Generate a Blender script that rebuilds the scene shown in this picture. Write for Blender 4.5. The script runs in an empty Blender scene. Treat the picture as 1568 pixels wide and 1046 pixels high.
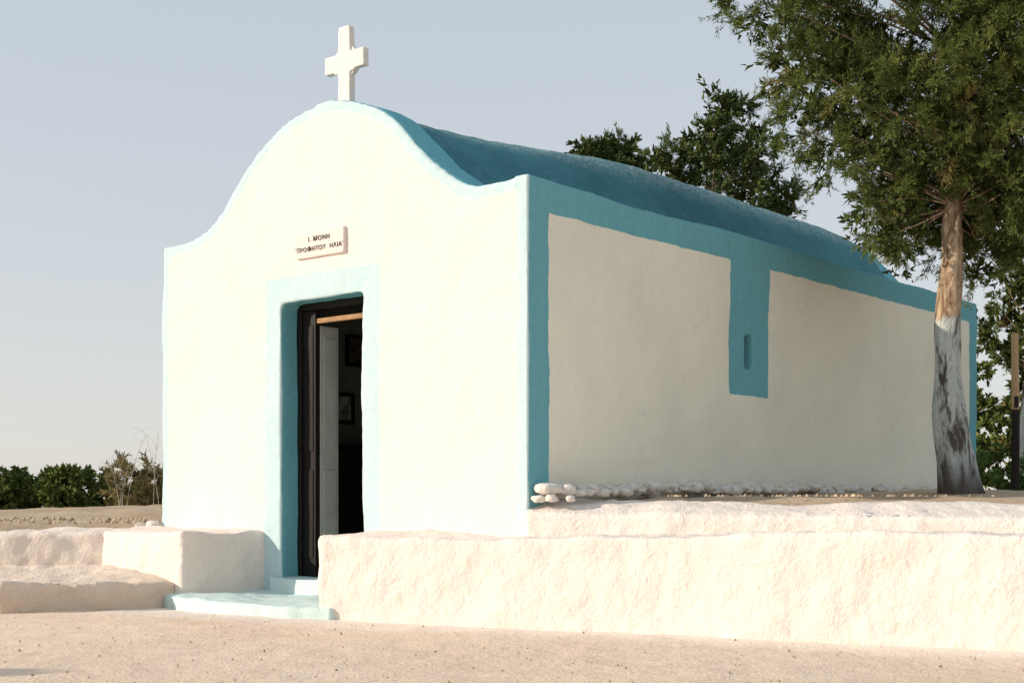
import bpy, bmesh, math, random
import numpy as np
from mathutils import Vector, Matrix, noise
random.seed(7); rng=np.random.default_rng(7)
scene=bpy.context.scene
COL=scene.collection
# ------------------------------------------------------------------ helpers
A=Vector((0.105,9.0,0.0)); ANG=math.radians(-40.23)
M=Matrix.Translation(A)@Matrix.Rotation(ANG,4,'Z')      # chapel frame -> world
def L2W(x,y,z=0): return M@Vector((x,y,z))
def link(o,parent=None):
    COL.objects.link(o)
    if parent: o.parent=parent
    return o
def empty(name,mat=None):
    e=bpy.data.objects.new(name,None); COL.objects.link(e)
    if mat is not None: e.matrix_world=mat
    return e
def mesh_obj(name,verts,faces,mat=None,parent=None,smooth=False):
    me=bpy.data.meshes.new(name); me.from_pydata([tuple(v) for v in verts],[],faces); me.update()
    o=bpy.data.objects.new(name,me)
    if mat: me.materials.append(mat)
    if smooth:
        me.polygons.foreach_set('use_smooth',[True]*len(me.polygons))
    return link(o,parent)
def boxdata(x0,x1,y0,y1,z0,z1):
    v=[(x0,y0,z0),(x1,y0,z0),(x1,y1,z0),(x0,y1,z0),(x0,y0,z1),(x1,y0,z1),(x1,y1,z1),(x0,y1,z1)]
    f=[(3,2,1,0),(4,5,6,7),(0,1,5,4),(1,2,6,5),(2,3,7,6),(3,0,4,7)]
    return v,f
def merge(parts):
    V=[];F=[]
    for v,f in parts:
        b=len(V); V+=list(v); F+=[tuple(i+b for i in q) for q in f]
    return V,F
def prism(bot,top):
    n=len(bot); v=list(bot)+list(top)
    f=[tuple(range(n-1,-1,-1)),tuple(range(n,2*n))]+[(i,(i+1)%n,n+(i+1)%n,n+i) for i in range(n)]
    return v,f
def bevel_obj(o,w=0.008,s=2):
    m=o.modifiers.new('b','BEVEL'); m.width=w; m.segments=s; m.limit_method='ANGLE'
def solid(name,data,mat,parent=None,voxel=0.03,smooth=4,amps=((1.5,0.012),(6,0.006)),post=None):
    v,f=data
    me=bpy.data.meshes.new('t'); me.from_pydata([tuple(p) for p in v],[],f)
    bm=bmesh.new(); bm.from_mesh(me); bmesh.ops.recalc_face_normals(bm,faces=bm.faces); bm.to_mesh(me); bm.free()
    t=bpy.data.objects.new('t',me); COL.objects.link(t)
    r=t.modifiers.new('r','REMESH'); r.mode='VOXEL'; r.voxel_size=voxel
    if smooth:
        s=t.modifiers.new('s','SMOOTH'); s.factor=0.5; s.iterations=smooth
    dg=bpy.context.evaluated_depsgraph_get(); dg.update()
    nm=bpy.data.meshes.new_from_object(t.evaluated_get(dg))
    bpy.data.objects.remove(t); bpy.data.meshes.remove(me)
    n=len(nm.vertices); co=np.empty(n*3); nm.vertices.foreach_get('co',co); co=co.reshape(-1,3)
    no=np.empty(n*3); nm.vertex_normals.foreach_get('vector',no); no=no.reshape(-1,3)
    d=np.zeros(n)
    for k,(fr,am) in enumerate(amps):
        d+=am*np.array([noise.noise(Vector(p)*fr+Vector((k*13,5,2))) for p in co])
    co=co+no*d[:,None]
    if post: co=post(co)
    nm.vertices.foreach_set('co',co.ravel()); nm.update()
    nm.materials.clear(); nm.materials.append(mat)
    nm.polygons.foreach_set('use_smooth',[True]*len(nm.polygons))
    nm.name=name
    o=bpy.data.objects.new(name,nm); link(o,parent)
    return o,co
def sstep(x,a,b):
    t=np.clip((np.asarray(x,float)-a)/(b-a),0,1); return t*t*(3-2*t)
# ------------------------------------------------------------------ node helpers
class NT:
    def __init__(s,name,diffuse=False):
        s.m=bpy.data.materials.new(name); s.m.use_nodes=True; s.t=s.m.node_tree; s.t.nodes.clear()
        s.out=s.n('ShaderNodeOutputMaterial')
        if diffuse:
            s.b=s.n('ShaderNodeBsdfDiffuse'); s.ci='Color'
        else:
            s.b=s.n('ShaderNodeBsdfPrincipled'); s.ci='Base Color'
            s.b.inputs['Roughness'].default_value=0.9; s.b.inputs['Specular IOR Level'].default_value=0.2
        s.l(s.b.outputs[0],s.out.inputs[0])
        s.tc=s.n('ShaderNodeTexCoord')
    def n(s,t): return s.t.nodes.new(t)
    def l(s,a,b): s.t.links.new(a,b)
    def setin(s,i,v):
        if isinstance(v,bpy.types.NodeSocket): s.l(v,i)
        else: i.default_value=v
    def noise(s,scale,detail=4,rough=0.55,vec=None,dist=0):
        k=s.n('ShaderNodeTexNoise'); k.inputs['Scale'].default_value=scale; k.inputs['Detail'].default_value=detail
        k.inputs['Roughness'].default_value=rough; k.inputs['Distortion'].default_value=dist
        s.l(vec if vec is not None else s.tc.outputs['Object'],k.inputs['Vector']); return k.outputs['Fac']
    def math(s,op,a,b=0.0,clamp=False):
        k=s.n('ShaderNodeMath'); k.operation=op; k.use_clamp=clamp
        s.setin(k.inputs[0],a); s.setin(k.inputs[1],b); return k.outputs[0]
    def ramp(s,v,a,b):
        k=s.n('ShaderNodeMapRange'); k.clamp=True; k.interpolation_type='SMOOTHSTEP'
        s.setin(k.inputs[0],v); k.inputs[1].default_value=a; k.inputs[2].default_value=b; return k.outputs[0]
    def mix(s,f,a,b,blend='MIX'):
        k=s.n('ShaderNodeMix'); k.data_type='RGBA'; k.blend_type=blend
        s.setin(k.inputs[0],f)
        for i,v in ((6,a),(7,b)):
            if isinstance(v,tuple): k.inputs[i].default_value=(*v,1) if len(v)==3 else v
            else: s.l(v,k.inputs[i])
        return k.outputs[2]
    def attr(s,name):
        k=s.n('ShaderNodeAttribute'); k.attribute_name=name; return k.outputs['Fac']
    def bump(s,h,strength=0.4,dist=0.02):
        k=s.n('ShaderNodeBump'); k.inputs['Strength'].default_value=strength; k.inputs['Distance'].default_value=dist
        s.l(h,k.inputs['Height']); s.l(k.outputs[0],s.b.inputs['Normal'])
    def color(s,c): s.setin(s.b.inputs[s.ci],(*c,1) if isinstance(c,tuple) else c)
    def xyz(s):
        k=s.n('ShaderNodeSeparateXYZ'); s.l(s.tc.outputs['Object'],k.inputs[0]); return k.outputs
    def cracks(s,scale,width,lo=0.55,hi=0.65,dsc=3):
        v=s.n('ShaderNodeTexVoronoi'); v.feature='DISTANCE_TO_EDGE'; v.inputs['Scale'].default_value=scale
        dv=s.n('ShaderNodeVectorMath'); dv.operation='ADD'
        nn=s.n('ShaderNodeTexNoise'); nn.inputs['Scale'].default_value=dsc; nn.inputs['Detail'].default_value=4
        s.l(s.tc.outputs['Object'],nn.inputs['Vector']); s.l(s.tc.outputs['Object'],dv.inputs[0]); s.l(nn.outputs['Color'],dv.inputs[1]); s.l(dv.outputs[0],v.inputs['Vector'])
        return s.math('MULTIPLY',s.math('SUBTRACT',1.0,s.ramp(v.outputs['Distance'],0.0,width)),s.ramp(s.noise(1.7,2),lo,hi))
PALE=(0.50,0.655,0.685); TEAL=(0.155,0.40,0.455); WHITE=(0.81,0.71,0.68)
def mat_wall():
    m=NT('chapel_paint',True)
    n7=m.noise(7,3)
    wob=m.math('MULTIPLY',m.math('SUBTRACT',n7,0.5),0.028)
    b1=m.ramp(m.math('ADD',m.attr('b1'),wob),-0.003,0.003)
    b2=m.ramp(m.math('ADD',m.attr('b2'),wob),-0.003,0.003)
    st=m.noise(1.3,4,0.6); st2=m.noise(22,4,0.65)
    white=m.mix(m.ramp(st,0.35,0.75),WHITE,(0.79,0.68,0.645))
    cream=m.mix(m.ramp(st,0.3,0.75),(0.87,0.83,0.69),(0.79,0.76,0.64))
    cream=m.mix(m.math('MULTIPLY',m.ramp(n7,0.6,0.75),0.25),cream,(0.65,0.61,0.50))
    z=m.xyz()[2]
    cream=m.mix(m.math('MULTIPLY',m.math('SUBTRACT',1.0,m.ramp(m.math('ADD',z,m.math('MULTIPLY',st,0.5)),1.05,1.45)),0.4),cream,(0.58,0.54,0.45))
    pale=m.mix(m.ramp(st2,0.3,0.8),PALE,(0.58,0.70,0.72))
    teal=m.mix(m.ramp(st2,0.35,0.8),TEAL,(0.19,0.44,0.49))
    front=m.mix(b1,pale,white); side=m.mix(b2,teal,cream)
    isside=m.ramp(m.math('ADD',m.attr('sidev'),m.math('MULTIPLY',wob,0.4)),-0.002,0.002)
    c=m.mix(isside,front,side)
    crack=m.cracks(1.1,0.005)
    c=m.mix(m.math('MULTIPLY',crack,0.22),c,(0.3,0.26,0.2))
    m.color(c)
    h=m.math('ADD',m.math('MULTIPLY',st2,0.6),n7)
    m.bump(h,0.28,0.018)
    return m.m
def mat_lime(name,base=(0.86,0.765,0.69),stain=(0.68,0.50,0.33),amt=0.5,dirtz=None,dirt=(0.5,0.39,0.28),bump=0.5,crk=0.0):
    m=NT(name,True)
    n9=m.noise(8,5,0.65,dist=0.5); n30=m.noise(32,4,0.7)
    a=m.ramp(m.noise(2.2,5,0.65),0.5,0.78); b=m.ramp(n9,0.56,0.72)
    c=m.mix(m.math('MULTIPLY',a,amt*0.6),base,tuple(x*y for x,y in zip(base,(.95,.92,.86))))
    c=m.mix(m.math('MULTIPLY',m.math('MULTIPLY',a,b),amt),c,stain)
    c=m.mix(m.math('MULTIPLY',m.ramp(n30,0.66,0.74),amt*0.6),c,stain)
    if dirtz:
        z=m.math('ADD',m.xyz()[2],m.math('MULTIPLY',m.math('SUBTRACT',n9,0.5),0.3))
        c=m.mix(m.math('SUBTRACT',1.0,m.ramp(z,dirtz[0],dirtz[1])),c,dirt)
    h=m.math('ADD',m.math('MULTIPLY',n30,0.6),n9)
    if crk:
        ck=m.cracks(1.3,0.007,0.56,0.62,2.2)
        c=m.mix(m.math('MULTIPLY',ck,crk),c,(0.45,0.28,0.14))
    m.color(c); m.bump(h,bump,0.035)
    return m.m
def mat_ground(name,c1,c2,lime=(0.85,0.76,0.67),sp=0.35):
    m=NT(name,True)
    n6=m.noise(6,5,0.7); n50=m.noise(52,3,0.7); n9=m.noise(13,4,0.65)
    a=m.ramp(m.noise(0.8,5,0.6),0.3,0.7); b=m.ramp(n6,0.35,0.7)
    c=m.mix(a,c1,c2); c=m.mix(m.math('MULTIPLY',b,0.35),c,tuple(x*0.8 for x in c1))
    c=m.mix(m.math('MULTIPLY',m.ramp(n50,0.58,0.72),sp),c,tuple(x*0.55 for x in c1))
    c=m.mix(m.math('MULTIPLY',m.ramp(n50,0.42,0.30),0.4),c,tuple(min(.9,x*1.2) for x in c2))
    f=m.math('MULTIPLY',m.attr('lime'),m.ramp(m.math('ADD',n9,m.math('MULTIPLY',m.attr('lime'),0.7)),0.45,0.95))
    c=m.mix(f,c,lime)
    m.color(c)
    m.bump(m.math('ADD',m.math('ADD',m.math('MULTIPLY',n50,0.4),n9),n6),0.42,0.03)
    return m.m
def mat_roof():
    m=NT('roof_paint')
    n12=m.noise(12,5,0.75)
    a=m.ramp(m.noise(1.6,5,0.65),0.35,0.7); b=m.ramp(n12,0.5,0.72)
    c=m.mix(a,(0.038,0.17,0.21),(0.058,0.22,0.265)); c=m.mix(m.math('MULTIPLY',b,0.4),c,(0.14,0.32,0.36))
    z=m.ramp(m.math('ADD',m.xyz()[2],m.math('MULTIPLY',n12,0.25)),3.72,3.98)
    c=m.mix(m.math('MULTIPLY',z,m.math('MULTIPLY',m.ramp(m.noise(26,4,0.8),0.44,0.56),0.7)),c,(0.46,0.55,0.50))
    ck=m.cracks(1.0,0.012,0.42,0.52)
    c=m.mix(m.math('MULTIPLY',ck,0.35),c,(0.18,0.38,0.42))
    m.color(c); m.b.inputs['Roughness'].default_value=0.75
    m.bump(m.math('ADD',n12,m.math('MULTIPLY',ck,.3)),0.6,0.03)
    return m.m
def mat_simple(name,c,rough=0.8,var=0.3,sc=20,bump=0.2,stretch=None):
    m=NT(name); vec=None
    if stretch:
        mp=m.n('ShaderNodeMapping'); mp.inputs['Scale'].default_value=stretch; m.l(m.tc.outputs['Object'],mp.inputs[0]); vec=mp.outputs[0]
    n=m.noise(sc,4,0.65,vec)
    m.color(m.mix(m.ramp(n,0.3,0.7),tuple(x*(1-var) for x in c),tuple(min(1,x*(1+var)) for x in c)))
    m.b.inputs['Roughness'].default_value=rough; m.bump(n,bump,0.02)
    return m.m
def mat_bark():
    m=NT('bark',True)
    mp=m.n('ShaderNodeMapping'); mp.inputs['Scale'].default_value=(1,1,0.28); m.l(m.tc.outputs['Object'],mp.inputs[0])
    v=mp.outputs[0]
    n=m.noise(16,5,0.7,v,0.8); n2=m.noise(7,5,0.7,v,0.5)
    bark=m.mix(m.ramp(n,0.35,0.66),(0.22,0.12,0.065),(0.66,0.51,0.36))
    lime=m.mix(m.ramp(n2,0.40,0.52),(0.12,0.10,0.085),(0.58,0.61,0.58))
    lime=m.mix(m.ramp(n,0.60,0.7),lime,(0.72,0.75,0.71))
    z=m.math('ADD',m.xyz()[2],m.math('MULTIPLY',m.math('SUBTRACT',n2,0.5),0.35))
    c=m.mix(m.ramp(z,1.53,1.58),lime,bark)
    c=m.mix(m.ramp(z,0.08,0.5),(0.12,0.10,0.085),c)
    m.color(c); m.bump(m.math('ADD',n,n2),1.0,0.05)
    return m.m
def mat_leaf(name,dark,light,brown,tr=0.0):
    m=NT(name,True)
    t=m.attr('tint')
    c=m.mix(t,dark,light); c=m.mix(m.math('MULTIPLY',m.ramp(t,0.84,0.96),0.8),c,brown)
    m.color(c)
    if tr:
        tl=m.n('ShaderNodeBsdfTranslucent'); m.l(c,tl.inputs[0]) 
        mx=m.n('ShaderNodeMixShader'); mx.inputs[0].default_value=tr
        m.l(m.b.outputs[0],mx.inputs[1]); m.l(tl.outputs[0],mx.inputs[2]); m.l(mx.outputs[0],m.out.inputs[0])
    return m.m
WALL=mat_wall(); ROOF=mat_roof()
LIME=mat_lime('limewash',amt=0.5,dirtz=(-0.15,0.08),dirt=(0.80,0.70,0.59),crk=0.35,bump=0.55)
LIME_D=mat_lime('limewash_dirty',base=(0.84,0.74,0.65),amt=0.85,dirtz=(0.05,0.40),dirt=(0.68,0.56,0.44),bump=0.75,crk=.3)
STEP=mat_lime('step_paint',base=(0.60,0.73,0.71),stain=(0.55,0.55,0.47),amt=0.6,bump=.3)
PLAST=mat_lime('plaster_white',base=(0.76,0.69,0.63),amt=0.15,bump=0.2)
WOOD=mat_simple('dark_wood',(0.012,0.009,0.008),0.5,0.4,8,0.2,(8,8,0.8))
TAN=mat_simple('varnished_wood',(0.36,0.20,0.09),0.45,0.3,8,0.2,(1,8,8))
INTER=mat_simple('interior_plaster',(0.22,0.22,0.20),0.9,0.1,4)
INK=mat_simple('letter_paint',(0.03,0.03,0.03),0.7,0.1)
BARK=mat_bark()
# ------------------------------------------------------------------ facade outline
pts=[(-4.11,3.0),(-3.9,3.005),(-3.74,3.016),(-3.60,3.035),(-3.452,3.085),(-3.293,3.20),(-3.12,3.37),(-2.909,3.565),(-2.745,3.687),(-2.544,3.780),(-2.309,3.845),(-2.079,3.885),(-1.894,3.872),(-1.70,3.825),(-1.465,3.735),(-1.293,3.631),(-1.159,3.502),(-1.026,3.356),(-.8967,3.236),(-.7048,3.108),(-.568,3.015),(-.428,2.985),(-.219,2.992),(0,3.01)]
px=np.array([p[0] for p in pts]); pz=np.array([p[1] for p in pts])
gx=np.linspace(-4.11,0,140); gz=np.interp(gx,px,pz)
for _ in range(3): gz[1:-1]=(gz[:-2]+2*gz[1:-1]+gz[2:])/4
def prof(x): return np.interp(x,gx,gz)
LEN=7.94
chapel=empty('chapel',M)
parts=[]
def slab_from_outline(poly,y0,y1):
    n=len(poly); v=[(x,y0,z) for x,z in poly]+[(x,y1,z) for x,z in poly]
    f=[tuple(range(n)),tuple(range(2*n-1,n-1,-1))]+[(i,(i+1)%n,n+(i+1)%n,n+i) for i in range(n)]
    return v,f
poly=[(0,0.0)]+[(float(x),float(z)) for x,z in zip(gx[::-1][::2],gz[::-1][::2])]+[(-4.11,3.0),(-4.11,0.0),(-2.544,0.0),(-2.544,2.37),(-1.605,2.37),(-1.605,0.0)]
parts.append(slab_from_outline(poly,0.0,0.32))
polyb=[(0,0.0)]+[(float(x),float(z+0.10*sstep(z,3.0,3.4))) for x,z in zip(gx[::-1][::2],gz[::-1][::2])]+[(-4.11,3.0),(-4.11,0.0)]
parts.append(slab_from_outline(polyb,LEN-0.3,LEN))
parts.append(boxdata(-4.11,-3.8,0.1,LEN-0.1,0,3.0))
for b in [(-.3,0,0.1,2.866,0,3.0),(-.3,0,2.978,LEN-.1,0,3.0),(-.3,0,2.6,3.2,0,1.915),(-.3,0,2.6,3.2,2.18,3.0)]:
    parts.append(boxdata(*b))
def post(co):
    x,y,z=co.T
    co=co.copy()
    bat=np.clip((3.0-z)/2.4,0,1)
    co[:,0]-=0.05*bat*sstep(-x,3.0,4.1)
    return co
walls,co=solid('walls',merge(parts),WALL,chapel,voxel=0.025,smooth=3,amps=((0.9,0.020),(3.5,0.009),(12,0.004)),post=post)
no=np.empty(len(co)*3); walls.data.vertex_normals.foreach_get('vector',no); no=no.reshape(-1,3)
x,y,z=co.T
xe=x+0.05*np.clip((3.0-z)/2.4,0,1)*sstep(-x,3.0,4.1)
ox=np.concatenate([[-4.11],gx,[0]]); oz=np.concatenate([[0],gz,[0]])
d=np.full(len(x),9.0)
for i in range(len(ox)-1):
    ax,az,bx,bz=ox[i],oz[i],ox[i+1],oz[i+1]
    L2=(bx-ax)**2+(bz-az)**2+1e-12
    t=np.clip(((xe-ax)*(bx-ax)+(z-az)*(bz-az))/L2,0,1)
    d=np.minimum(d,np.hypot(xe-ax-t*(bx-ax),z-az-t*(bz-az)))
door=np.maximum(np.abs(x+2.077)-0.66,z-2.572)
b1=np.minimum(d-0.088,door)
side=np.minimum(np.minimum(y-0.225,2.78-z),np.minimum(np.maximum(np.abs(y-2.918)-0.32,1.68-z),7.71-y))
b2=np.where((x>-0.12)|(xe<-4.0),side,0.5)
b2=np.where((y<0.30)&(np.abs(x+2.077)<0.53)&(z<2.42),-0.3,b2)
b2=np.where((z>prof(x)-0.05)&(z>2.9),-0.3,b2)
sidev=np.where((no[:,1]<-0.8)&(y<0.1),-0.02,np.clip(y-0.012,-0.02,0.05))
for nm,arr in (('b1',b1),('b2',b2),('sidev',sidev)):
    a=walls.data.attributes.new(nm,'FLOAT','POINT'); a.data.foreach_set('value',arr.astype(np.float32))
# roof
nx,ny=120,140
X=np.linspace(-4.02,-0.08,nx); Y=np.linspace(0.27,LEN-0.03,ny)
V=[];F=[]
for j,yy in enumerate(Y):
    for i,xx in enumerate(X):
        p=float(prof(xx)); w=float(sstep(p,3.0,3.5))
        lift=-0.03+0.24*float(sstep(yy,0.2,4.2))-0.10*float(sstep(yy,LEN-0.6,LEN))
        zz=p-0.025+w*lift+0.035*w*noise.noise(Vector((xx*1.1,yy*0.9,1)))+0.018*noise.noise(Vector((xx*5,yy*5,4)))
        V.append((xx,yy,zz))
for j in range(ny-1):
    for i in range(nx-1):
        a=j*nx+i; F.append((a,a+1,a+nx+1,a+nx))
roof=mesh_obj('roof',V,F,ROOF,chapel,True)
sm=roof.modifiers.new('s','SOLIDIFY'); sm.thickness=0.06; sm.offset=-1
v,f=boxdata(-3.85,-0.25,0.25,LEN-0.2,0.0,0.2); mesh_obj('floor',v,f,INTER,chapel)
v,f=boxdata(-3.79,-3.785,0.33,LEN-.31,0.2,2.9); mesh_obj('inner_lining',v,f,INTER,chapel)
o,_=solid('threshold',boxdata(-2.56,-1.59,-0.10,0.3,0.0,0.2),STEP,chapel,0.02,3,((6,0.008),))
v,f=merge([boxdata(-2.56,-2.50,0.17,0.25,0.2,2.38),boxdata(-1.65,-1.59,0.17,0.25,0.2,2.38),boxdata(-2.5,-1.65,0.17,0.25,2.32,2.38)])
o=mesh_obj('door_frame',v,f,WOOD,chapel); bevel_obj(o)
v,f=merge([boxdata(-2.495,-2.345,0.19,0.235,0.21,2.315),boxdata(-2.46,-2.37,0.183,0.19,0.35,1.05),boxdata(-2.46,-2.37,0.183,0.19,1.2,2.2)])
o=mesh_obj('door_leaf_closed',v,f,WOOD,chapel); bevel_obj(o,0.004)
v,f=boxdata(-2.345,-1.66,0.20,0.235,2.215,2.255); o=mesh_obj('door_rail',v,f,TAN,chapel); bevel_obj(o,0.005)
LEAF=mat_simple('door_leaf_grey',(0.46,0.46,0.42),0.7,0.08,5,0.1)
v,f=merge([boxdata(-2.38,-2.34,0.24,0.43,0.21,2.2),boxdata(-2.338,-2.332,0.27,0.40,0.35,1.05),boxdata(-2.338,-2.332,0.27,0.40,1.2,2.1)])
o=mesh_obj('door_leaf_open',v,f,LEAF,chapel); bevel_obj(o,0.003)
def frame(name,yc,zc,w,h,pic):
    e=empty(name); e.matrix_world=M
    t=0.035; x0,x1=-3.784,-3.75
    v,f=merge([boxdata(x0,x1,yc-w/2,yc+w/2,zc-h/2,zc-h/2+t),boxdata(x0,x1,yc-w/2,yc+w/2,zc+h/2-t,zc+h/2),boxdata(x0,x1,yc-w/2,yc-w/2+t,zc-h/2+t,zc+h/2-t),boxdata(x0,x1,yc+w/2-t,yc+w/2,zc-h/2+t,zc+h/2-t)])
    mesh_obj('frame',v,f,WOOD,e)
    v,f=boxdata(x0,x0+0.015,yc-w/2+t,yc+w/2-t,zc-h/2+t,zc+h/2-t); mesh_obj('picture',v,f,pic,e)
frame('icon_picture',2.0,2.24,0.34,0.30,mat_simple('icon_paint',(0.12,0.09,0.06),0.6,0.6,9))
frame('icon_picture.001',1.80,1.68,0.26,0.30,mat_simple('icon_paint2',(0.3,0.34,0.32),0.6,0.6,9))
cab=empty('cabinet',M)
v,f=boxdata(-3.78,-3.35,1.3,2.6,0.22,1.28); o=mesh_obj('body',v,f,WOOD,cab); bevel_obj(o)
v,f=boxdata(-3.78,-3.32,1.27,2.63,1.282,1.32); o=mesh_obj('top',v,f,WOOD,cab); bevel_obj(o)
v,f=merge([boxdata(-3.349,-3.335,1.33+0.43*k,1.73+0.43*k,0.3,1.2) for k in range(3)]); o=mesh_obj('doors',v,f,WOOD,cab); bevel_obj(o)
# ------------------------------------------------------------------ cross
cross=empty('stone_cross',M@Matrix.Translation((-1.985,0.19,3.80)))
w=0.062
cp=[(-w-.01,0),(w+.01,0),(w,0.33),(0.11,0.33),(0.11,0.345),(0.222,0.345),(0.222,0.485),(w+.005,0.485),(w,0.69),(-w,0.69),(-w-.005,0.485),(-0.222,0.485),(-0.222,0.345),(-0.11,0.345),(-0.11,0.33),(-w,0.33)]
CR=mat_lime('cross_paint',base=(0.80,0.74,0.69),amt=0.2,bump=0.25)
o,_=solid('cross_body',slab_from_outline(cp,-0.03,0.03),CR,cross,0.009,2,((9,0.004),))
ring=[(0.125*math.cos(a),0.415+0.125*math.sin(a)) for a in np.linspace(0,2*math.pi,25)[:-1]]
v,f=slab_from_outline(ring,-0.012,0.026); o=mesh_obj('boss',v,f,CR,cross); bevel_obj(o,0.006)
o,_=solid('mortar_foot',boxdata(-.11,.11,-.08,.08,-.06,.06),CR,cross,0.012,4,((9,0.02),))
# ------------------------------------------------------------------ plaque
plq=empty('name_plaque',M@Matrix.Translation((-2.055,-0.002,2.787)))
o,_=solid('board',boxdata(-.275,.275,-.028,.02,-.1,.1),PLAST,plq,0.008,2,((7,0.004),))
for txt,zz,sz,nm in (("I. \u039cONH",0.022,0.054,'text_line_1'),("'\u03a0PO\u03a6HTOY  H\u039bIA'",-0.052,0.052,'text_line_2')):
    c=bpy.data.curves.new(nm,'FONT'); c.body=txt; c.size=sz; c.align_x='CENTER'; c.extrude=0.0015; c.offset=-0.0004; c.space_character=1.2
    c.materials.append(INK); o=bpy.data.objects.new(nm,c); link(o,plq); o.location=(0,-0.033,zz); o.rotation_euler=(math.radians(90),0,0)
# ------------------------------------------------------------------ low walls / terraces (world)
def lumpprism(name,top,botoff,mat,z0=-0.08,nout=0,**k):
    bot=[(p[0]+(botoff[0] if i<nout else 0),p[1]+(botoff[1] if i<nout else 0),z0) for i,p in enumerate(top)]
    return solid(name,prism(bot,top),mat,None,**k)
top=[(-1.315,9.18,.55),(-.2,8.68,.565),(.86,8.2,.60),(1.8,7.76,.62),(2.7,7.33,.645),(6.8,5.41,.66),(7.3,6.45,.66),(3.04,7.99,.605),(1.5,8.56,.59),(.15,9.07,.575),(-.779,9.82,.575)]
lumpprism('low_wall',top,(-0.02,-0.06),LIME,nout=6,voxel=0.022,smooth=3,amps=((1.1,0.035),(3.2,0.020),(8,0.010),(20,.004)))
top=[(.09,8.95,.735),(1.5,8.49,.72),(3.04,7.95,.715),(7.3,6.4,.70),(7.6,7.1,.78),(3.3,8.6,.78),(1.6,9.1,.80),(.25,9.45,.84),(0.09,9.2,.80)]
lumpprism('terrace_edge',top,(0,0),LIME,z0=0.3,voxel=0.025,smooth=3,amps=((1.4,0.03),(4.5,0.015),(14,0.006)))
W=lambda a,b,c:tuple(L2W(a,b,c))
top=[W(-2.76,-.78,.56),W(-2.755,.06,.565),W(-4.4,.06,.58),W(-3.82,-.79,.565)]
lumpprism('entrance_block',top,(0,-0.03),LIME,nout=0,voxel=0.02,smooth=5,amps=((2,0.026),(6,0.014),(16,0.005)))
top=[(-3.1,10.9,.55),(-3.2,11.6,.56),(-9,11.5,.56),(-9,10.55,.55),(-4.6,10.72,.54)]
lumpprism('stone_ledge',top,(0,0),LIME_D,z0=0.1,voxel=0.025,smooth=3,amps=((2,0.035),(6,0.02),(15,0.008)))
top=[(-2.5,10.35,.17),(-2.75,10.9,.28),(-9,10.95,.38),(-9,9.2,.25),(-4.6,9.45,.24),(-3.65,9.6,.235),(-3.0,9.87,.22),(-2.7,10.1,.18)]
lumpprism('stone_step',top,(0,0),LIME_D,voxel=0.025,smooth=3,amps=((2,0.03),(6,0.02),(15,0.009)))
top=[W(a,b,.09) for a,b in ((-2.98,-.70),(-2.9,-.86),(-2.6,-.95),(-2.0,-.98),(-1.4,-.94),(-1.05,-.82),(-1.1,.2),(-2.9,.2))]
lumpprism('door_step',top,(0,0),STEP,voxel=0.02,smooth=4,amps=((2.5,0.02),(8,0.012)))
# rubble stones
V=[];F=[]
def stone(c,r,sq=0.7):
    bm=bmesh.new(); bmesh.ops.create_icosphere(bm,subdivisions=2,radius=1)
    s=Vector((random.uniform(.7,1.5),random.uniform(.7,1.3),sq*random.uniform(.6,1.0))); sd=random.random()*50
    rot=Matrix.Rotation(random.random()*6.28,3,'Z')
    b=len(V)
    for v in bm.verts:
        m=max(abs(v.co.x),abs(v.co.y),abs(v.co.z)); q=v.co*(0.45+0.55/m*0.8)
        q=q*(1+0.55*noise.noise(v.co*1.8+Vector((sd,0,0))))
        q=rot@Vector((q.x*s.x,q.y*s.y,q.z*s.z))*r; V.append(tuple(Vector(c)+q))
    for f in bm.faces: F.append(tuple(b+v.index for v in f.verts))
    bm.free()
for i in range(260):
    yy=random.uniform(0.1,7.0); stone(L2W(random.uniform(.02,.24),yy,0.86+random.uniform(0,.035)+.025*float(sstep(yy,0,2))),random.choice([.025,.035,.045,.06,.08]))
for a,b,r in ((.07,.03,.05),(.17,.04,.045),(.27,.12,.035),(.12,.12,.04)): stone(L2W(a,b,.825),r,.8)
for a,b,r in ((-4.2,-.05,.07),(-4.3,-.1,.05),(-4.18,.1,.06)): stone(L2W(a,b,.59),r)
mesh_obj('rubble_stones',V,F,mat_lime('rubble_lime',base=(0.80,0.75,0.68),amt=0.7,bump=.8),None,True)
# ------------------------------------------------------------------ ground
def seg_dist(P,poly):
    d=np.full(len(P),99.)
    for (ax,ay),(bx,by) in zip(poly[:-1],poly[1:]):
        L2=(bx-ax)**2+(by-ay)**2; t=np.clip(((P[:,0]-ax)*(bx-ax)+(P[:,1]-ay)*(by-ay))/L2,0,1)
        d=np.minimum(d,np.hypot(P[:,0]-ax-t*(bx-ax),P[:,1]-ay-t*(by-ay)))
    return d
def grid(name,xs,ys,zf,mat,limepoly,limew):
    XX,YY=np.meshgrid(xs,ys); P=np.stack([XX.ravel(),YY.ravel()],1)
    Z=zf(P); V=np.column_stack([P,Z]); nx=len(xs)
    F=[]
    for j in range(len(ys)-1):
        for i in range(nx-1):
            a=j*nx+i
            F.append((a,a+1,a+nx+1,a+nx))
    o=mesh_obj(name,V.tolist(),F,mat,None,True)
    l=np.clip(1-seg_dist(P,limepoly)/limew,0,1)
    a=o.data.attributes.new('lime','FLOAT','POINT'); a.data.foreach_set('value',l.astype(np.float32))
    return o
def spaced(lo,hi,flo,fhi,step):
    a=np.arange(flo,fhi,step); L=[flo]; s=step
    while L[-1]>lo: s*=1.35; L.append(L[-1]-s)
    R=[fhi]; s=step
    while R[-1]<hi: s*=1.35; R.append(R[-1]+s)
    return np.array(sorted(set(L[1:]+list(a)+R)))
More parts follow.
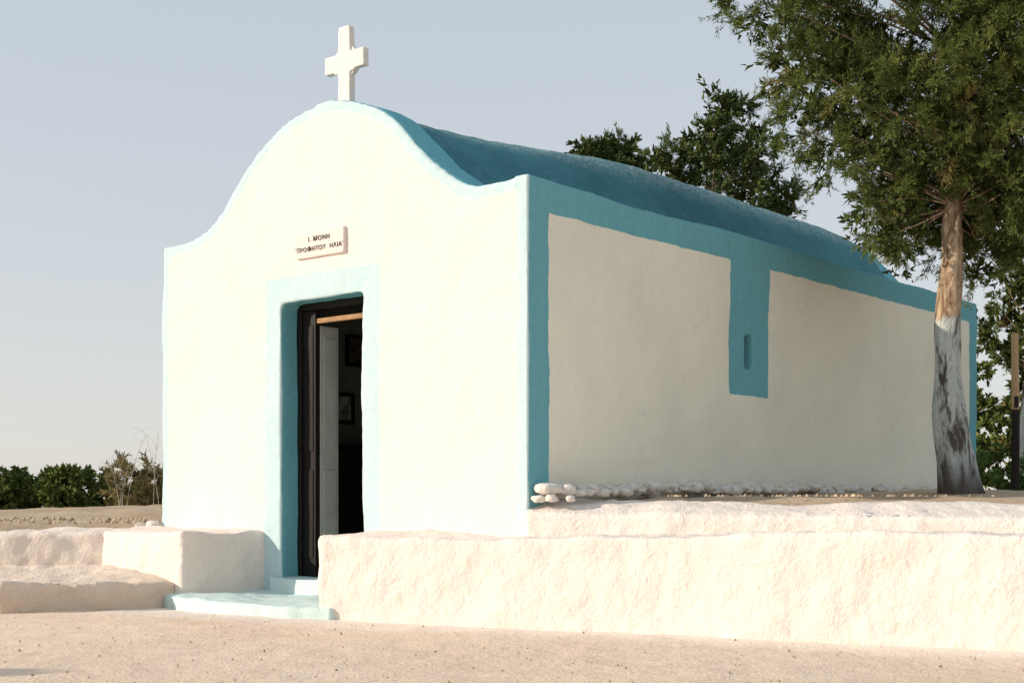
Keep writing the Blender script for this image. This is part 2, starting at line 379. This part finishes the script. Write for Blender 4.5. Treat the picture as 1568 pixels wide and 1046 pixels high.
G1=mat_ground('dirt_light',(0.77,0.60,0.46),(0.83,0.67,0.53),sp=.3)
G2=mat_ground('dirt_brown',(0.46,0.34,0.23),(0.58,0.46,0.34),sp=.6)
def zlow(P):
    return np.array([0.018*noise.noise(Vector((p[0]*.7,p[1]*.7,0)))+0.008*noise.noise(Vector((p[0]*4,p[1]*4,3))) for p in P])
grid('ground',spaced(-500,500,-7,7,.06),spaced(-60,700,3,11,.06),zlow,G1,[(-2.9,9.95),(-1.3,9.14),(.86,8.14),(2.7,7.27),(7,5.3)],0.7)
def edgeD(X):
    return np.interp(X,[-500,-9,-4.6,-3.2,-3.05,0.1,0.3,3.04,7.3,500],[10.9,10.9,11.0,11.2,11.9,9.25,9.3,8.25,6.8,6.8])
def wl(P):
    dx=P[...,0]-A.x; dy=P[...,1]-A.y; c,s=math.cos(-ANG),math.sin(-ANG)
    return dx*c-dy*s, dx*s+dy*c
vs=spaced(-0.5,690,0,14,.1); vs=vs[vs>=0]; xs=spaced(-500,500,-12,12,.12)
XX,VV=np.meshgrid(xs,vs)
YY=edgeD(XX)+VV
base=0.53+0.20*sstep(XX,-3,-0.2)
Z=base+0.09*sstep(VV,0,0.8)*sstep(XX,-2,0)+0.06*sstep(VV,0.3,5)-0.5*sstep(YY,26,60)
Z+=0.13*sstep(XX,-9,-4)*sstep(-XX,3.0,4.2)*sstep(YY,13,18)
nz=np.array([0.035*noise.noise(Vector((a*.8,b*.8,7)))+0.035*noise.noise(Vector((a*3,b*3,7))) for a,b in zip(XX.ravel(),YY.ravel())]).reshape(XX.shape)
Z+=nz*sstep(VV,0,.3)
Z[0]-=0.3
P=np.column_stack([XX.ravel(),YY.ravel(),Z.ravel()]); lx,ly=wl(P)
F=[];nxx=len(xs)
ins=((lx>-3.98)&(lx<-0.12)&(ly>-0.4)&(ly<LEN-.15))
for j in range(len(vs)-1):
    for i in range(nxx-1):
        a=j*nxx+i
        if ins[a] or ins[a+1] or ins[a+nxx] or ins[a+nxx+1]: continue
        F.append((a,a+1,a+nxx+1,a+nxx))
terr=mesh_obj('terrain',P.tolist(),F,G2,None,True)
l=np.clip(1-VV.ravel()/0.5,0,1)*(P[:,0]>0)+0.9*np.clip(1-np.abs(lx-.1)/.35,0,1)*(ly>0)*(ly<7)
a=terr.data.attributes.new('lime','FLOAT','POINT'); a.data.foreach_set('value',np.clip(l,0,1).astype(np.float32))
V=[];F=[]
def pebble(X0,D0,z,r):
    b=len(V)
    for k in range(4):
        a=k*1.57+random.uniform(-.4,.4); V.append((X0+r*math.cos(a)*random.uniform(.6,1.3),D0+r*math.sin(a),z))
    V.append((X0,D0,z+r*random.uniform(.5,1.0)+.004)); F.extend([(b,b+1,b+4),(b+1,b+2,b+4),(b+2,b+3,b+4),(b+3,b,b+4)])
for i in range(1800):
    X0=random.uniform(-5,5); D0=random.uniform(4.5,9.8)
    if D0>9.0-0.45*(X0+1.3): continue
    pebble(X0,D0,0.003,random.choice([.002,.003,.003,.004,.004,.006,.010]))
for i in range(380):
    X0=random.uniform(-5,5); D0=random.uniform(4.5,9.5)
    if D0>9.0-0.45*(X0+1.3): continue
    a=random.uniform(0,3.14); L=random.uniform(.02,.08); w=.0022; b=len(V); dx,dy=math.cos(a),math.sin(a)
    for s,t,zz in ((-1,-1,.008),(-1,1,.008),(1,1,.015),(1,-1,.015)): V.append((X0+s*L*dx-t*w*dy,D0+s*L*dy+t*w*dx,zz))
    F.append((b,b+1,b+2,b+3))
for i in range(1000):
    X0=random.uniform(-8,-3.3); D0=random.uniform(11.6,20); pebble(X0,D0,.60,random.uniform(.01,.035))
for i in range(400):
    yy=random.uniform(.5,8); xx=random.uniform(.3,2.2); q=L2W(xx,yy); pebble(q.x,q.y,.84,random.uniform(.008,.02))
mesh_obj('gravel',V,F,mat_simple('gravel_mat',(0.42,0.31,0.21),0.9,0.5,3))
# ------------------------------------------------------------------ vegetation
def tube(path,radii,seg=14,rough=0.12,frq=3.0,sd=0):
    V=[];F=[]; n=len(path)
    for i,(p,r) in enumerate(zip(path,radii)):
        p=Vector(p); t=(Vector(path[min(i+1,n-1)])-Vector(path[max(i-1,0)])).normalized()
        u=t.cross(Vector((0.13,1,0.07))).normalized(); w=t.cross(u)
        for k in range(seg):
            a=2*math.pi*k/seg; dd=u*math.cos(a)+w*math.sin(a)
            q=r*(1+rough*noise.noise(Vector((dd.x*1.6,dd.y*1.6,p.z*frq*0.5+sd)))*2+rough*0.6*noise.noise(Vector((dd.x*5,dd.y*5,p.z*frq+sd))))
            V.append(tuple(p+dd*q))
    for i in range(n-1):
        for k in range(seg):
            a=i*seg+k; b=i*seg+(k+1)%seg; F.append((a,b,b+seg,a+seg))
    return V,F
def resample(path,radii,n):
    path=np.array(path,float); radii=np.array(radii,float)
    t=np.linspace(0,len(path)-1,n); k=np.arange(len(path))
    P=np.column_stack([np.interp(t,k,path[:,i]) for i in range(3)]); R=np.interp(t,k,radii)
    for _ in range(max(2,n//len(path)//2)):
        P[1:-1]=(P[:-2]+2*P[1:-1]+P[2:])/4; R[1:-1]=(R[:-2]+2*R[1:-1]+R[2:])/4
    return [tuple(p) for p in P],list(R)
def unit(a): return a/np.maximum(np.linalg.norm(a,axis=-1,keepdims=True),1e-9)
def foliage(name,pos,dirs,size,tint,parent,mat,nsp=8,nl=14,leaf=0.045,wid=0.011,spread=0.7,tight=0.75):
    n=len(pos)
    sp_base=pos[:,None,:]+dirs[:,None,:]*(rng.random((n,nsp,1))*size[:,None,None]*0.7)
    sd=unit(dirs[:,None,:]+rng.normal(0,spread,(n,nsp,3)))
    sl=size[:,None]*rng.uniform(.35,.85,(n,nsp))
    t=rng.random((n,nsp,nl,1))
    b=sp_base[:,:,None,:]+sd[:,:,None,:]*t*sl[:,:,None,None]
    rv=rng.normal(0,1,(n,nsp,nl,3))
    ld=unit(sd[:,:,None,:]*1.0+unit(rv)*tight)
    b=b+unit(rv)*0.014*size[:,None,None,None]/0.3
    ll=leaf*rng.uniform(.6,1.3,(n,nsp,nl,1))
    wv=unit(np.cross(ld,rng.normal(0,1,ld.shape)))*wid*rng.uniform(.7,1.3,(n,nsp,nl,1))
    p0=b-wv; p1=b+wv; p2=b+ld*ll+wv*0.25; p3=b+ld*ll-wv*0.25
    V=np.stack([p0,p1,p2,p3],-2).reshape(-1,3); nf=len(V)//4
    me=bpy.data.meshes.new(name); me.vertices.add(len(V)); me.vertices.foreach_set('co',V.ravel().astype(np.float32))
    me.loops.add(nf*4); me.loops.foreach_set('vertex_index',np.arange(nf*4,dtype=np.int32))
    me.polygons.add(nf); me.polygons.foreach_set('loop_start',np.arange(0,nf*4,4,dtype=np.int32))
    try: me.polygons.foreach_set('loop_total',np.full(nf,4,dtype=np.int32))
    except Exception: pass
    me.update(calc_edges=True)
    tt=np.clip(tint[:,None,None]+rng.normal(0,.12,(n,nsp,nl)),0,1).ravel()
    a=me.attributes.new('tint','FLOAT','POINT'); a.data.foreach_set('value',np.repeat(tt,4).astype(np.float32))
    me.materials.append(mat); o=bpy.data.objects.new(name,me); link(o,parent); return o
def clumps(lobes,dens,size,up=0.5,bias=(0,0,0),shell=0.45,outer=1.0):
    P=[];D=[];S=[];T=[]
    for (c,r) in lobes:
        r=np.array(r if hasattr(r,'__len__') else (r,r,r),float); n=max(6,int(dens*(r.prod()**(2/3))))
        d=unit(rng.normal(0,1,(n,3))); rad=outer*rng.uniform(shell,1.0,(n,1))**0.7
        P.append(np.array(c)+d*rad*r); D.append(unit(d*0.8+np.array([0,0,up])+np.array(bias)+rng.normal(0,.3,(n,3))))
        S.append(size*rng.uniform(.6,1.35,n)*(0.7+0.3*min(1,r.mean()/.5))); T.append(np.clip(rng.normal(.42,.24,n),0,1))
    return np.concatenate(P),np.concatenate(D),np.concatenate(S),np.concatenate(T)
LEAF1=mat_leaf('cypress_leaf',(0.08,0.11,0.03),(0.23,0.27,0.085),(0.31,0.21,0.09),0.28)
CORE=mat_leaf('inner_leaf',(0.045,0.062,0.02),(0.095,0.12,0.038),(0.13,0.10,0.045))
LEAF2=mat_leaf('far_leaf',(0.05,0.08,0.032),(0.135,0.18,0.068),(0.17,0.16,0.07))
LEAF3=mat_leaf('shrub_leaf',(0.07,0.10,0.028),(0.19,0.24,0.07),(0.25,0.21,0.08))
def make_tree(name,base,scale,trunk,lobes,limbs,leafmat,dens,csize,core=0,minz=None,**k):
    e=empty(name,Matrix.Translation(base))
    parts=[]
    path=[(a*scale,d,z*scale) for a,d,z,r in trunk]; rad=[r*scale for *_,r in trunk]
    p,r=resample(path,rad,60); parts.append(tube(p,r,20,0.18,3.5,random.random()*9))
    for lb in limbs:
        p,r=resample([(a*scale,d,z*scale) for a,d,z,_ in lb],[q*scale for *_,q in lb],16); parts.append(tube(p,r,8,0.1,3,random.random()*9))
    lw=[((a*scale,d,z*scale),q*scale) for a,d,z,q in lobes]
    topz=trunk[-1][2]*scale; mz=(minz if minz is not None else trunk[0][2])*scale
    for (c,q) in lw:
        tz=min(max(mz,c[2]-0.9*q-0.3),topz)
        zs=[t[2]*scale for t in trunk]; s=(np.interp(tz,zs,[t[0]*scale for t in trunk]),np.interp(tz,zs,[t[1] for t in trunk]),tz)
        mid=tuple((s[i]+c[i])/2+random.uniform(-.08,.08) for i in range(3))
        p,r=resample([s,mid,c],[q*0.03+.004,q*0.018+.004,.004],10); parts.append(tube(p,r,6,0.1,3,1))
    v,f=merge(parts); mesh_obj('trunk_and_limbs',v,f,BARK,e,True)
    P_,D_,S_,T_=clumps(lw,dens,csize,**{q:k[q] for q in ('up','bias','shell') if q in k})
    foliage('foliage',P_,D_,S_,T_,e,leafmat,**{q:k[q] for q in ('nsp','nl','leaf','wid','spread','tight') if q in k})
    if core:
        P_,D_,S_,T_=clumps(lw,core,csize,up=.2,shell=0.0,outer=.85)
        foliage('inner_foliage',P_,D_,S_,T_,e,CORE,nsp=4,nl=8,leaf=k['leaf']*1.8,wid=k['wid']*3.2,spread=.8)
    return e
s=0.00546
trunk=[(0,0,-20,38),(0,0,0,36),(-5,0,30,29),(-12,0,80,25),(-18,0,150,23),(-20,0,220,21),(-20,0,280,19),(-17,0,340,17),(-12,0,380,15),(-12,0,430,14),(-8,0,480,12),(-4,.05,540,11),(4,.1,620,9),(12,.1,720,7),(15,.1,820,4)]
limbs=[[(-8,0,490,8),(-25,-.1,540,6),(-70,-.1,580,5),(-130,.1,610,4)],[(-8,0,490,8),(25,.1,530,6),(70,.1,570,5),(120,.1,610,4)],[(-10,0,440,8),(20,.1,470,6),(50,.1,500,5),(90,.1,500,3)]]
lob=[(-335,0,785,40),(-290,-.3,745,50),(-240,.2,700,62),(-210,-.2,640,60),(-245,.1,580,36),(-180,.3,585,52),(-200,-.1,520,38),(-140,-.2,500,44),(-115,.2,455,40),(-95,0,415,36),(-72,.25,398,30),(-150,.5,680,80),(-100,-.5,600,62),(-60,.6,540,60),(-60,-.3,700,85),(20,.4,600,75),(40,-.6,700,95),(-10,-.7,780,90),(90,.2,560,80),(100,-.5,650,85),(70,.7,470,60),(150,-.2,500,60),(130,.4,750,110),(60,.5,400,36),(110,.2,410,45),(-220,-.4,810,80),(-110,.2,830,100),(20,.3,880,110),(190,0,640,110),(200,.4,860,110),(-180,.8,760,70),(40,.8,560,50),
 (-50,.1,640,60),(-120,.1,560,50),(-150,-.1,620,50),(0,-.5,640,55),(50,-.4,600,55),(-70,-.2,480,36),(-45,.3,445,30),(20,.2,520,45),(80,0,500,50),(-180,.1,730,60),(60,0,760,70),(-270,0,790,50),
 (-35,-.35,560,45),(0,-.45,545,42),(-60,-.3,510,32),(45,-.3,530,45),(75,-.2,440,40),(30,.5,455,40),(60,.3,505,50),(-25,.5,500,40),(-20,-.3,600,55),(110,.3,500,60),(45,.35,420,30),(-130,.3,640,55),(-95,.2,520,45),(-105,.3,690,60),
 (40,-.3,460,32),(55,-.2,490,40),(25,.7,430,36),(80,.8,380,34),(-50,.7,430,34),(-40,.9,470,44),(10,.9,480,50),(-75,.5,440,36),(35,-.35,500,34),(100,-.1,450,44),(-30,-.4,520,32),(60,.9,430,44),(0,-.4,510,28),(-140,-.3,450,26),(-10,.6,460,40)]
make_tree('cypress_tree',(3.75,11.2,0.78),s,trunk,lob,limbs,LEAF1,dens=225,csize=0.23,core=130,minz=455,up=0.2,shell=0.35,nsp=11,nl=20,leaf=0.030,wid=0.0044,spread=0.6,tight=0.7)
s=0.00975; tz=[(0,0,-80,14),(0,0,200,12),(-10,0,380,8),(-5,0,470,4),(5,0,520,2)]
l2=[(15,0,615,20),(0,.2,592,24),(-18,-.2,572,26),(38,0,622,14),(-10,.3,545,34),(25,0,550,28),(55,-.2,562,20),(72,0,545,18),(-45,0,540,26),(-70,.2,525,24),(-90,0,515,18),(-40,.4,505,40),(20,-.3,510,34),(70,.2,500,30),(95,0,490,24),(112,.1,478,18),(50,0,470,36),(-10,0,470,40),(100,.2,460,18),(-70,.4,480,40),(20,.5,430,45),(-5,-.3,530,30),(45,-.2,530,24)]
make_tree('cypress_tree.001',(3.10,20.4,0.7),s,tz,[(a,d,z,r*.95) for a,d,z,r in l2],[],LEAF2,dens=110,csize=0.33,core=60,up=0.3,bias=(.45,0,0),shell=0.1,nsp=8,nl=18,leaf=0.055,wid=0.009,spread=0.42,tight=0.6)
tz=[(0,0,-80,12),(0,0,250,10),(0,0,480,5),(0,0,520,2)]
l3=[(-28,0,548,12),(-10,0,553,14),(15,0,548,14),(32,.1,552,9),(0,.1,530,22),(-22,0,525,16),(30,0,525,16),(45,0,520,12),(0,0,500,28)]
make_tree('cypress_tree.002',(1.50,21.5,0.7),0.0103,tz,l3,[],LEAF2,dens=105,csize=0.28,core=45,up=0.4,bias=(.2,0,0),shell=0.1,nsp=8,nl=18,leaf=0.055,wid=0.009,spread=0.42,tight=0.6)
tz=[(0,0,-30,14),(0,0,150,12),(6,0,260,9),(5,0,330,4)]
l4=[(-35,0,345,26),(0,.1,380,34),(40,0,360,40),(-30,.2,300,22),(10,0,310,34),(60,0,290,40),(-45,.3,265,14),(0,.4,262,26),(100,0,330,50),(90,0,230,40),(30,.4,230,26),(-30,.2,385,30),(20,.3,400,30),(-20,.1,240,20),(10,.2,200,24)]
make_tree('cypress_tree.003',(6.75,17.5,0.7),0.00853,tz,l4,[],LEAF1,dens=100,csize=0.28,core=55,up=0.1,shell=0.15,nsp=8,nl=16,leaf=0.05,wid=0.009,spread=0.5,tight=.6)
def shrub(name,lobes,mat,dens,csize,**k):
    P_,D_,S_,T_=clumps(lobes,dens,csize,up=.5,shell=.5)
    return foliage(name,P_,D_,S_,T_,None,mat,**k)
lb=[]
for i in range(26):
    X0=-11.2+i*0.24+random.uniform(-.15,.15); h=random.uniform(.28,.42)*(1 if X0<-7.0 else .62)
    lb.append(((X0,23+random.uniform(-.4,.8),0.66+h*.5),(.45,.5,h)))
shrub('hedge_shrub',lb,LEAF3,240,0.15,nsp=7,nl=12,leaf=0.06,wid=0.024,spread=.8)
lb=[((X0,21.5+random.uniform(-.6,.6),0.78+random.uniform(0,.2)),(.3,.4,random.uniform(.3,.45))) for X0 in np.linspace(-6.3,-5.0,7)]
DRY=mat_leaf('dry_grass',(0.15,0.14,0.06),(0.32,0.27,0.13),(0.38,0.29,0.16))
shrub('dry_shrub',lb,DRY,170,0.20,nsp=7,nl=12,leaf=0.08,wid=0.012,spread=.6)
lb=[]
for i in range(46):
    lb.append(((random.uniform(6.4,13),random.uniform(17.5,20),0.7+random.uniform(0.1,2.3)),(.6,.5,random.uniform(.35,.6))))
shrub('thicket_shrub',lb,LEAF3,110,0.22,nsp=6,nl=10,leaf=0.08,wid=0.026,spread=.8)
lb=[((X0,16.3,0.95),(.25,.3,.35)) for X0 in np.linspace(5.8,8,9)]
shrub('garden_shrub',lb,mat_leaf('bright_leaf',(0.08,0.13,0.04),(0.18,0.28,0.08),(0.2,0.24,0.07)),200,0.16,nsp=7,nl=12,leaf=0.05,wid=0.016,spread=.8)
lb=[((-5.35,5.55,.35),(.25,.3,.4)),((-5.4,5.6,.75),(.22,.3,.3)),((-5.6,5.5,.5),(.25,.3,.4))]  # shrub out of frame, added to cast a shadow on the left foreground
shrub('unseen_shadow_shrub',lb,LEAF3,300,0.16,nsp=7,nl=12,leaf=0.05,wid=0.016,spread=.8)
parts=[]
for i in range(7):
    X0=random.uniform(-6.1,-5.3); h=random.uniform(.5,1.25); dx=random.uniform(-.3,.3)
    p,r=resample([(X0,20.8,.65),(X0+dx*.4,20.8,.65+h*.6),(X0+dx,20.9,.65+h)],[.006,.004,.002],8); parts.append(tube(p,r,4,0,1,0))
    for _ in range(5):
        t=random.uniform(.4,.95); q=p[int(t*7)]
        parts.append(tube([q,(q[0]+random.uniform(-.15,.15),q[1],q[2]+.12),(q[0]+random.uniform(-.2,.2),q[1],q[2]+.25)],[.003,.002,.0015],4,0,1,0))
v,f=merge(parts); mesh_obj('dry_stalks',v,f,mat_simple('straw',(0.45,0.41,0.34),0.9,0.2))
post_e=empty('wooden_post',Matrix.Translation((5.44,14.5,0.6)))
p,r=resample([(0,0,0),(0.01,0,1.0),(0,0,2.0)],[.045,.042,.038],24); v,f=tube(p,r,12,.06,2,3); 
v.append((0,0,2.01)); f+=[(len(v)-1-12+k,len(v)-1-12+(k+1)%12,len(v)-1) for k in range(12)]
pm=NT('post_wood'); n=pm.noise(14,5); c=pm.mix(n,(0.42,0.27,0.14),(0.58,0.40,0.24)); c=pm.mix(pm.ramp(pm.xyz()[2],1.17,1.19),(0.025,0.02,0.02),c); pm.color(c)
mesh_obj('shaft',v,f,pm.m,post_e,True)
v,f=boxdata(-.02,.02,-.06,-.04,1.2,1.32); mesh_obj('bracket',v,f,WOOD,post_e)
# ------------------------------------------------------------------ light
az,el=math.radians(37),math.radians(20)
hl=Vector((-math.sin(az),-math.cos(az),0)); hw=Matrix.Rotation(ANG,3,'Z')@hl
ts=Vector((hw.x*math.cos(el),hw.y*math.cos(el),math.sin(el)))
sun=bpy.data.lights.new('sun','SUN'); sun.energy=4.2; sun.angle=math.radians(0.55); sun.color=(1,0.86,0.70)
so=bpy.data.objects.new('sun',sun); COL.objects.link(so); so.rotation_euler=ts.to_track_quat('Z','Y').to_euler()
w=bpy.data.worlds.new('World'); scene.world=w; w.use_nodes=True; nt=w.node_tree
sky=nt.nodes.new('ShaderNodeTexSky'); sky.sky_type='NISHITA'; sky.sun_disc=False
sky.sun_elevation=el; sky.sun_rotation=math.atan2(ts.x,ts.y); sky.air_density=1.0; sky.dust_density=1.0; sky.ozone_density=1.0
sp=nt.nodes.new('ShaderNodeSeparateXYZ')
tcw=nt.nodes.new('ShaderNodeTexCoord'); nt.links.new(tcw.outputs['Generated'],sp.inputs[0])
rp=nt.nodes.new('ShaderNodeValToRGB'); rp.color_ramp.elements[0].position=0.0; rp.color_ramp.elements[0].color=(5.2,5.05,4.9,1)
rp.color_ramp.elements[1].position=0.55; rp.color_ramp.elements[1].color=(3.7,4.3,4.85,1)
e=rp.color_ramp.elements.new(0.2); e.color=(4.5,4.7,4.9,1)
nt.links.new(sp.outputs[2],rp.inputs[0])
mx=nt.nodes.new('ShaderNodeMix'); mx.data_type='RGBA'; mx.inputs[0].default_value=0.8
nt.links.new(sky.outputs[0],mx.inputs[6]); nt.links.new(rp.outputs[0],mx.inputs[7])
bg=nt.nodes['Background']; nt.links.new(mx.outputs[2],bg.inputs[0]); bg.inputs[1].default_value=0.15
# ------------------------------------------------------------------ camera
cam=bpy.data.cameras.new('camera'); co_=bpy.data.objects.new('camera',cam); COL.objects.link(co_)
co_.location=(0,0,0.84); co_.rotation_euler=(math.radians(90),0,0)
cam.lens=47.1; cam.sensor_width=36; cam.shift_y=(760-523)/1568; cam.clip_end=2000
scene.camera=co_
scene.view_settings.view_transform='Standard'
try: scene.view_settings.look='None'
except Exception: pass
scene.view_settings.exposure=0
